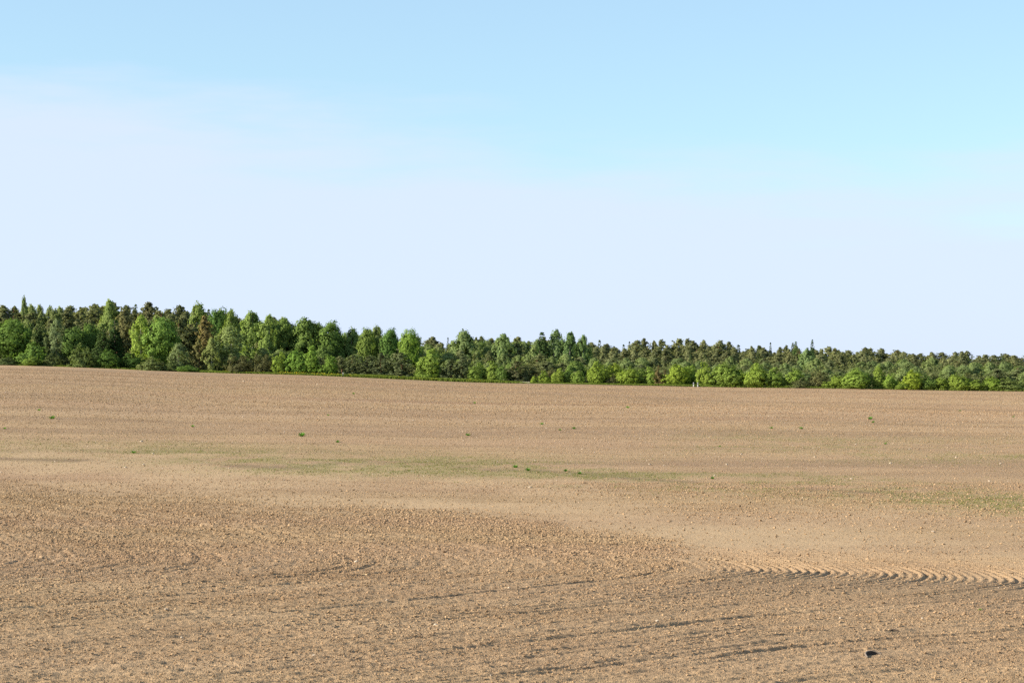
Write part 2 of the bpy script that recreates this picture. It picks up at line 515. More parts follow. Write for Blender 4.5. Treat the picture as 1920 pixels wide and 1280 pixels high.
def rock_cloud(name, label, cat, x, y, s, templates, tint, sink=.15):
    z = surf(x, y) + s * sink
    n = len(x)
    sc = np.stack([s * (.8 + .5 * rng.random(n)), s * (.8 + .5 * rng.random(n)), s * (.7 + .5 * rng.random(n))], 1)
    rot = np.stack([rng.normal(0, .35, n), rng.normal(0, .35, n), rng.random(n) * 6.283], 1)
    return cloud(name, label, cat, np.stack([x, y, z], 1), sc, rot, tint, templates)

clods = [ico_rock('clod_shape', M['clod'], 100 + k, .58) for k in range(4)]
x1, y1 = scatter(1450000, 25, 110, .45)
_, row_, cl_, tr_ = zones(x1, y1)
fu_ = furrows(x1, y1, *zones(x1, y1)[:2])[5]
patch = .65 * fbm((x1 - fu_) * 1.1, (x1 * .78 + y1 * .62) * .10, 121, 3) + .35 * fbm(x1 * .4, y1 * .2, 125, 3)
keep = rng.random(len(x1)) < (.22 + .78 * cl_) * (.35 + .75 * sstep(.36, .62, patch))
keep &= rng.random(len(x1)) < 1 - .75 * tr_
pr_, am_, ar_, lo_, br_, _ = furrows(x1, y1, *zones(x1, y1)[:2])
keep &= rng.random(len(x1)) < 1 - .60 * ar_ - .40 * lo_ * (1 - np.clip(pr_ * am_, 0, 1))
x1, y1, cl_ = x1[keep], y1[keep], cl_[keep]
s1 = .011 + .021 * rng.random(len(x1)) ** 2.2 + .050 * rng.random(len(x1)) ** 14
s1 *= np.clip(y1 / 45, .8, 1.7)
rock_cloud('soil_clods', 'small dry brown soil clods covering the harrowed near field', 'clods', x1, y1, s1, clods, rng.random(len(x1)))
x2, y2 = scatter(320000, 95, 400, .6)
keep = y2 < edge_y(x2) - 2
x2, y2 = x2[keep], y2[keep]
s2 = (.035 + .075 * rng.random(len(x2)) ** 4) * np.clip(y2 / 160, .8, 1.5)
rock_cloud('soil_clods', 'scattered soil clods over the far side of the field', 'clods', x2, y2, s2, clods, np.clip(rng.normal(.5, .32, len(x2)), 0, 1), .2)
peb = [ico_rock('pebble_shape', M['stone'], 200 + k, .7) for k in range(3)]
x3, y3 = scatter(7500, 30, 400, .5)
keep = (y3 < edge_y(x3) - 2) & (rng.random(len(x3)) < .25 + .75 * sstep(95, 160, y3))
x3, y3 = x3[keep], y3[keep]
s3 = (.02 + .05 * rng.random(len(x3)) ** 3) * np.clip(y3 / 90, .7, 2.0)
rock_cloud('pebbles', 'pale pebbles strewn thinly over the whole field', 'pebbles', x3, y3, s3, peb, rng.random(len(x3)), .2)

# faint green sprouts in the damp hollow
x4, y4 = scatter(620000, 78, 190, .8)
px4, row4, _, _ = zones(x4, y4)
g4 = .85 * band(px4, row4, [(0, 838), (300, 852), (620, 872), (900, 878), (1300, 902), (1650, 915), (1920, 945)], 20)
g4 += .45 * band(px4, row4, [(900, 868), (1300, 830), (1600, 842), (1920, 850)], 20) * sstep(1150, 1400, px4)
g4 += .35 * band(px4, row4, [(1200, 930), (1600, 925), (1920, 942)], 12) * sstep(1500, 1750, px4)
g4 += .6 * band(px4, row4, [(400, 868), (640, 868), (1000, 874)], 8) * sstep(420, 560, px4) * (1 - sstep(950, 1100, px4))
keep = rng.random(len(x4)) < .36 * (.35 + .65 * sstep(150, 420, px4)) * g4 * sstep(.40, .70, fbm(x4 * .05, y4 * .12, 71, 4) * .55 + fbm(x4 * .7, y4 * .5, 77, 3) * .45)
x4, y4 = x4[keep], y4[keep]
n4 = len(x4); s4 = .03 + .04 * rng.random(n4)
sprouts = [blade_tuft('sprout_shape', M['sprout'], 300 + k, 5, 1.0, .9, .28, .9) for k in range(3)]
cloud('seedling_sprouts', 'sparse pale green sprouts in the hollow of the field', 'sprouts', np.stack([x4, y4, surf(x4, y4)], 1),
      np.stack([s4] * 3, 1), np.stack([n4 * [0.]] * 2 + [rng.random(n4) * 6.28], 1), rng.random(n4), sprouts)

# grass and yellow flowers on the verge between soil and trees
n5 = 22000
p5 = np.where(rng.random(n5) < .7, 345 + rng.random(n5) * 950, -150 + rng.random(n5) * 2260)
x5 = (p5 - 960) / F * 420
y5 = edge_y(x5) + .2 + rng.random(n5) * np.interp(p5, [300, 345, 420, 600, 1000, 1290], [2, 10, 7, 4, 4, 2.5])
s5 = (.30 + .40 * rng.random(n5)) * np.interp(p5, [300, 345, 430, 600, 700, 930, 1000, 1290, 1900], [.7, .9, .8, .9, 1.25, 1.15, .5, .8, 1.0])
verge = [blade_tuft('grass_shape', M['grass'], 320 + k, 9, 1.0, .9, .12, .5) for k in range(4)]
cloud('verge_grass', 'strip of fresh green grass between soil and trees', 'grass', np.stack([x5, y5, terrain(x5, y5) - .02], 1),
      np.stack([s5] * 3, 1), np.stack([n5 * [0.]] * 2 + [rng.random(n5) * 6.28], 1), rng.random(n5), verge)
n6 = 1500
p6 = np.concatenate([rng.normal(590, 75, n6 // 2), rng.uniform(430, 940, n6 // 2)])
x6 = (p6 - 960) / F * 420
keep = rng.random(len(x6)) < sstep(.3, .7, noise2(x6 * .8, x6 * 0, 5)) + .12
x6 = x6[keep]
y6 = edge_y(x6) + .1 + rng.random(len(x6)) * 2.5; n6 = len(x6)
s6 = .06 + .08 * rng.random(n6)
fl = [ico_rock('flower_shape', M['yellow'], 340 + k, .5) for k in range(2)]
cloud('dandelion_flowers', 'yellow flowers dotted along the grassy verge', 'flowers', np.stack([x6, y6, terrain(x6, y6) + .15 + .45 * rng.random(n6)], 1),
      np.stack([s6] * 3, 1), np.stack([rng.normal(0, .4, n6), rng.normal(0, .4, n6), rng.random(n6) * 6.28], 1), rng.random(n6), fl)

# ------------------------------------------------------------------ trees
def leaves(centres, normals, size, r, jit=.55, asp=1.0):
    n = len(centres)
    nn = normals + r.normal(0, jit, (n, 3)); nn /= np.linalg.norm(nn, axis=1, keepdims=True) + 1e-9
    a = np.cross(nn, r.normal(0, 1, (n, 3))); a /= np.linalg.norm(a, axis=1, keepdims=True) + 1e-9
    b = np.cross(nn, a)
    s = size * (.6 + .8 * r.random((n, 1)))
    a = a * s * .5; b = b * s * .5 * asp
    v = np.stack([centres - a - b * .4, centres - b, centres + a - b * .2, centres + b], 1).reshape(-1, 3)
    f = np.arange(n * 4).reshape(n, 4)
    return v, f

def clump_cloud(cs, rs, per, r, flat=1.0, fill=.25):
    """points + outward normals on a set of leafy clumps"""
    n = len(cs)
    d = r.normal(0, 1, (n, per, 3)); d /= np.linalg.norm(d, axis=2, keepdims=True)
    rad = (1 - fill * r.random((n, per, 1))) * (1 + .25 * r.normal(0, 1, (n, per, 1)))
    off = d * rad * rs[:, None, None]
    off[:, :, 2] *= flat
    p = cs[:, None, :] + off
    return p.reshape(-1, 3), d.reshape(-1, 3)

def tube(path, radii, sides=6):
    v = []; f = []
    path = [np.array(p, float) for p in path]
    for i, p in enumerate(path):
        t = path[min(i + 1, len(path) - 1)] - path[max(i - 1, 0)]
        t /= np.linalg.norm(t) + 1e-9
        ref = np.array([1., 0, 0]) if abs(t[0]) < .8 else np.array([0, 1., 0])
        a = np.cross(t, ref); a /= np.linalg.norm(a); b = np.cross(t, a)
        for k in range(sides):
            w = 2 * math.pi * k / sides
            v.append(p + radii[i] * (math.cos(w) * a + math.sin(w) * b))
    for i in range(len(path) - 1):
        for k in range(sides):
            k2 = (k + 1) % sides
            f.append((i * sides + k, i * sides + k2, (i + 1) * sides + k2, (i + 1) * sides + k))
    return v, f

def trunk_mesh(name, mat, H, r0, r, limbs, top=.92, low=.3, reach=.25, rise=.5):
    V = []; Fc = []
    def add(vf):
        k = len(V); V.extend(vf[0]); Fc.extend([tuple(i + k for i in q) for q in vf[1]])
    bend = r.normal(0, .02 * H, 2)
    zs = np.linspace(0, top, 7)
    path = [(bend[0] * math.sin(z * 2.5), bend[1] * math.sin(z * 2.1), z * H if z else -.25) for z in zs]
    add(tube(path, [r0 * (1.25 if z == 0 else 1) * (1 - .9 * z) + .012 for z in zs]))
    for i in range(limbs):
        z = low + (top - low) * (i + r.random()) / limbs * .9
        a = r.random() * 6.283 + i * 2.4
        L = reach * H * (1.1 - .7 * (z - low) / (1 - low)) * (.7 + .5 * r.random())
        p0 = np.array([bend[0] * math.sin(z * 2.5), bend[1] * math.sin(z * 2.1), z * H])
        d = np.array([math.cos(a), math.sin(a), 0])
        add(tube([p0, p0 + d * L * .5 + (0, 0, L * rise * .35), p0 + d * L + (0, 0, L * rise)],
                 [r0 * (1 - .85 * z) * .5, r0 * (1 - .85 * z) * .3, .01], 4))
    return mesh_np(name, V, Fc, mat, True)

def dirs(n, r):
    """evenly spread directions"""
    i = np.arange(n) + .5
    ph = np.arccos(1 - 2 * i / n); th = np.pi * (1 + 5 ** .5) * i + r.random() * 6
    d = np.stack([np.cos(th) * np.sin(ph), np.sin(th) * np.sin(ph), np.cos(ph)], 1)
    return d + r.normal(0, .10, d.shape)

# every builder makes a tree 10 m tall and about as wide as W says
def k_maple(seed, W=7.6, z0=1.2, n=130, per=52, leaf=.37, lob=.22):
    r = np.random.default_rng(seed)
    d = dirs(n, r)
    big = r.normal(0, 1, (7, 3)); big /= np.linalg.norm(big, axis=1, keepdims=True)
    bulge = 1 + lob * (np.max(d @ big.T, axis=1) - .75) * 1.6
    q = (.80 + .16 * r.random(n)) * bulge
    hz = (10 - z0) / 2
    c = d * q[:, None] * np.array([W / 2, W / 2, hz]); c[:, 2] += z0 + hz
    c[:, :2] *= (1.04 - .12 * (c[:, 2:3] / 10))
    c[:, 2] = np.clip(c[:, 2], .35, 9.8)
    rs = (.62 + .45 * r.random(n)) * (W / 7.6) ** .5
    p, nn = clump_cloud(c, rs, per, r, .8)
    nn = nn * .65 + .95 * d.repeat(per, 0)
    pi, ni = clump_cloud(c * np.array([.55, .55, .8]) + np.array([0, 0, .9]), rs * 1.5, 10, r)
    v, f = leaves(np.concatenate([p, pi]), np.concatenate([nn, ni]), leaf, r, .3)
    return v, f, r

def k_birch(seed, W=4.6, z0=.9, n=120, per=44, leaf=.27):
    r = np.random.default_rng(seed)
    z = z0 + (9.6 - z0) * (np.arange(n) + r.random(n)) / n
    h = (z - z0) / (9.6 - z0)
    w = W / 2 * np.sin(np.pi * np.clip(h * .80 + .17, 0, 1)) ** .75
    a = r.random(n) * 6.283
    rad = w * (.35 + .65 * np.sqrt(r.random(n))) * (1 + .25 * np.sin(a * 3 + z))
    c = np.stack([np.cos(a) * rad, np.sin(a) * rad, z], 1)
    rs = .32 + .34 * r.random(n)
    p, nn = clump_cloud(c, rs, per, r, 1.45, .35)
    o = c.copy(); o[:, 2] = 0; o /= np.linalg.norm(o, axis=1, keepdims=True) + .1
    nn = nn * .55 + 1.0 * o.repeat(per, 0) + np.array([0, 0, .3])
    v, f = leaves(p, nn, leaf, r, .35, 1.2)
    return v, f, r

def k_pine(seed, W=4.8, z0=3.6, per=22, leaf=.20, lev=15):
    r = np.random.default_rng(seed)
    cs = []; rs = []
    lean = r.normal(0, .35, 2); skew = r.uniform(.75, 1.2, 6)
    for i in range(lev):
        h = i / (lev - 1); z = z0 + (9.3 - z0) * h
        w = W / 2 * (1 - h ** 2.0) ** .65 * (.72 + .28 * min(1, h * 3 + .3)) + .25
        m = 9 if h < .7 else 6
        for k in range(m):
            a = k * 6.283 / m + i * 1.3 + r.normal(0, .35)
            L = w * (.45 + .65 * r.random()) * skew[int(a / 1.05) % 6]
            for t in (.4, .7, 1.0):
                if r.random() < .25: continue
                cs.append((math.cos(a) * L * t + lean[0] * h, math.sin(a) * L * t + lean[1] * h, z + L * .25 * t + r.normal(0, .22)))
                rs.append((.24 + .24 * r.random()) * (1.1 if t == 1 else .9))
    for k in range(12):
        cs.append((r.normal(0, .26) + lean[0] * .97, r.normal(0, .26) + lean[1] * .97, 8.35 + .125 * k)); rs.append(.36 - .012 * k)
    cs = np.array(cs); rs = np.array(rs)
    p, nn = clump_cloud(cs, rs, per, r, .75, .8)
    o = cs.copy(); o[:, 2] = 0; o /= np.linalg.norm(o, axis=1, keepdims=True) + .1
    nn = nn * .5 + 1.0 * o.repeat(per, 0) + np.array([0, 0, .3])
    v, f = leaves(p, nn, leaf, r, .4, 1.5)
    return v, f, r

def k_bush(seed, W=8.6, per=46, leaf=.38):
    """several leafy stems of unequal height grown together"""
    r = np.random.default_rng(seed)
    cs = []; rs = []; ds = []
    for j in range(r.integers(4, 7)):
        a = r.random() * 6.283; q = W * .30 * math.sqrt(r.random())
        hz = (9.8 if j == 0 else r.uniform(5.0, 9.2)) / 2; wr = W * r.uniform(.20, .34)
        if j == 0: q *= .4
        d = dirs(46, r)
        c = d * np.array([wr, wr, hz * .98]) * (.78 + .28 * r.random((46, 1)))
        c += np.array([math.cos(a) * q, math.sin(a) * q, hz])
        c[:, 2] = np.clip(c[:, 2], .3, 9.8)
        cs.append(c); ds.append(d); rs.append(.45 + .5 * r.random(46))
    cs = np.concatenate(cs); ds = np.concatenate(ds); rs = np.concatenate(rs)
    p, nn = clump_cloud(cs, rs, per, r, .85, .2)
    nn = nn * .6 + 1.0 * ds.repeat(per, 0)
    v, f = leaves(p, nn, leaf, r, .3, 1.1)
    return v, f, r

def k_spruce(seed, W=4.4, z0=.4, per=16, leaf=.20, lev=26):
    r = np.random.default_rng(seed)
    cs = []; rs = []
    for i in range(lev):
        h = i / (lev - 1); z = z0 + (9.7 - z0) * h
        w = W / 2 * (1 - h) ** .85 + .22
        m = max(3, int(11 * (1 - h)) + 2)
        for k in range(m):
            a = k * 6.283 / m + i * 1.1 + r.normal(0, .2)
            L = w * (.72 + .4 * r.random())
            for t in (.5, .78, 1.0):
                if h > .8 and t < 1: continue
                cs.append((math.cos(a) * L * t, math.sin(a) * L * t, z - L * .25 * t + r.normal(0, .06)))
                rs.append(.24 + .18 * (1 - h))
    cs.append((0, 0, 9.75)); rs.append(.12)
    cs = np.array(cs); rs = np.array(rs)
    p, nn = clump_cloud(cs, rs, per, r, .55, .5)
    o = cs.copy(); o[:, 2] = 0; o /= np.linalg.norm(o, axis=1, keepdims=True) + .1
    nn = nn * .8 + .6 * o.repeat(per, 0) + np.array([0, 0, .2])
    v, f = leaves(p, nn, leaf, r, .5, 1.3)
    return v, f, r

def k_scrub(seed, W=9, z0=.5, n=110, per=44, leaf=.42):
    r = np.random.default_rng(seed)
    d = dirs(n, r); d[:, 2] = np.abs(d[:, 2]) * 1.02 - .05
    q = .55 + .5 * r.random(n)
    c = d * q[:, None] * np.array([W / 2, W / 2, 9.0]); c[:, 2] += z0
    c[:, 2] = np.clip(c[:, 2] * (.8 + .25 * np.sin(np.arctan2(d[:, 1], d[:, 0]) * 3 + seed)), .3, 9.7)
    rs = .55 + .55 * r.random(n)
    p, nn = clump_cloud(c, rs, per, r, 1.2, .6)
    nn = nn * .6 + .9 * d.repeat(per, 0)
    v, f = leaves(p, nn, leaf, r, .45, 1.1)
    return v, f, r

KINDS = {}
def kind(name, crowns, mat, bark, trunk_args, tall):
    KINDS[name] = []
    for (v, f, r) in crowns:
        w = np.percentile(np.abs(v[:, :2]), 97)
        KINDS[name].append((mesh_np('crown', v, f, M[mat], False), trunk_mesh('trunk', M[bark], 10, r=r, **trunk_args), w * 2))

kind('maple', [k_maple(s, 7.6 - .5 * (s % 3)) for s in (1, 2, 3, 4)], 'maple', 'bark', dict(r0=.22, limbs=8, top=.8, low=.18), 10)
kind('bush', [k_bush(s, 11.4 - .9 * (s % 3)) for s in (11, 12, 13, 14, 15, 16, 17)], 'shrub', 'bark', dict(r0=.25, limbs=8, top=.75, low=.1), 4.5)
kind('birch', [k_birch(s, 4.4 + .5 * (s % 3)) for s in (21, 22, 23, 24)], 'birch', 'bark_birch', dict(r0=.14, limbs=9, top=.95, low=.2, reach=.18, rise=.9), 14)
kind('pine', [k_pine(s, 4.0 + .45 * (s % 4), 3.2 + .35 * (s % 3)) for s in (31, 32, 33, 34, 35, 36, 37)], 'pine', 'bark_pine', dict(r0=.15, limbs=10, top=.95, low=.35, reach=.2, rise=.25), 18)
kind('young_pine', [k_pine(s, 6.0 + .6 * (s % 3), .4, 22, .26, 13) for s in (41, 42, 43)], 'pine', 'bark_pine', dict(r0=.17, limbs=10, top=.95, low=.1, reach=.25, rise=.25), 6)
kind('spruce', [k_spruce(s, 4.0 + .5 * (s % 2)) for s in (51, 52)], 'spruce', 'bark', dict(r0=.15, limbs=6, top=.97, low=.1, reach=.12, rise=-.2), 14)
kind('scrub', [k_scrub(s) for s in (61, 62, 63)], 'scrub', 'bark', dict(r0=.12, limbs=10, top=.6, low=.05, reach=.4, rise=1.0), 5)

NAME = dict(maple='broadleaf_tree', bush='leafy_bush', birch='birch_tree', pine='pine_tree', young_pine='young_pine_tree', spruce='spruce_tree', scrub='scrub_bush')
CAT = dict(maple='tree', bush='bush', birch='birch tree', pine='pine tree', young_pine='pine tree', spruce='spruce tree', scrub='bush')
count = 0

def tree(k, px, top, wpx, y, label, group=None, col=(1, 1, 1), var=None, sink=0.0):
    """one tree: picture column and top row give its place and height at depth y"""
    global count
    x = (px - 960) / F * y
    g = tz(x, y)
    ztop = CAM_Z + (HOR - top) / F * y
    h = max(ztop - g, .9)
    vs_ = KINDS[k]; cm, tm, w0 = vs_[(count * 7 + int(px)) % len(vs_) if var is None else var]
    w = wpx / F * y * {'bush': 1.04, 'pine': 1.3, 'birch': 1.18, 'spruce': 1.15}.get(k, 1.0)
    root = bpy.data.objects.new(NAME[k], None); link(root)
    root.empty_display_size = .5
    root.location = (x, y, g - sink)
    root.scale = (w / w0, w / w0, h / 10)
    root.rotation_euler = (0, 0, random.random() * 6.283)
    tag(root, label, CAT[k], group)
    c = link(bpy.data.objects.new('crown', cm), root); c.color = (*col, 1)
    t = link(bpy.data.objects.new('trunk', tm), root)
    count += 1
    return root

MARKS = [(60, 'behind the large round dark green tree'), (160, 'behind the pale sage birch'), (235, 'behind the two dark spruces'),
         (335, 'behind the broad fresh green tree'), (400, 'behind the orange brown young pine'), (475, 'behind the large pale green birch'),
         (545, 'behind the dark olive brown bushes'), (640, 'behind the columnar hedge trees'), (785, 'behind the dark young pines'),
         (850, 'behind the big bright green bush'), (975, 'beside the pale gravel patch'), (1110, 'beside the dark conical spruce'),
         (1225, 'just past the last tall birch'), (1340, 'behind the two white posts'), (1440, 'behind the widest bright bush'),
         (1560, 'below the highest far spruce tip'), (1720, 'left of the yellowest bush'), (1830, 'behind the yellowest bush'), (3000, 'past the yellowest bush')]
def mark(px): return next(m for e, m in MARKS if px < e)
def tone(cb): return 'dark ' if cb < .93 else 'pale ' if cb > 1.07 else ''
def who(what, cb, rank, px): return tone(cb) + what + ' in the ' + rank + ' row ' + mark(px)
RANK = ('rearmost', 'third', 'second', 'front')

def E(px): return float(edge_y((px - 960) / F * 420))

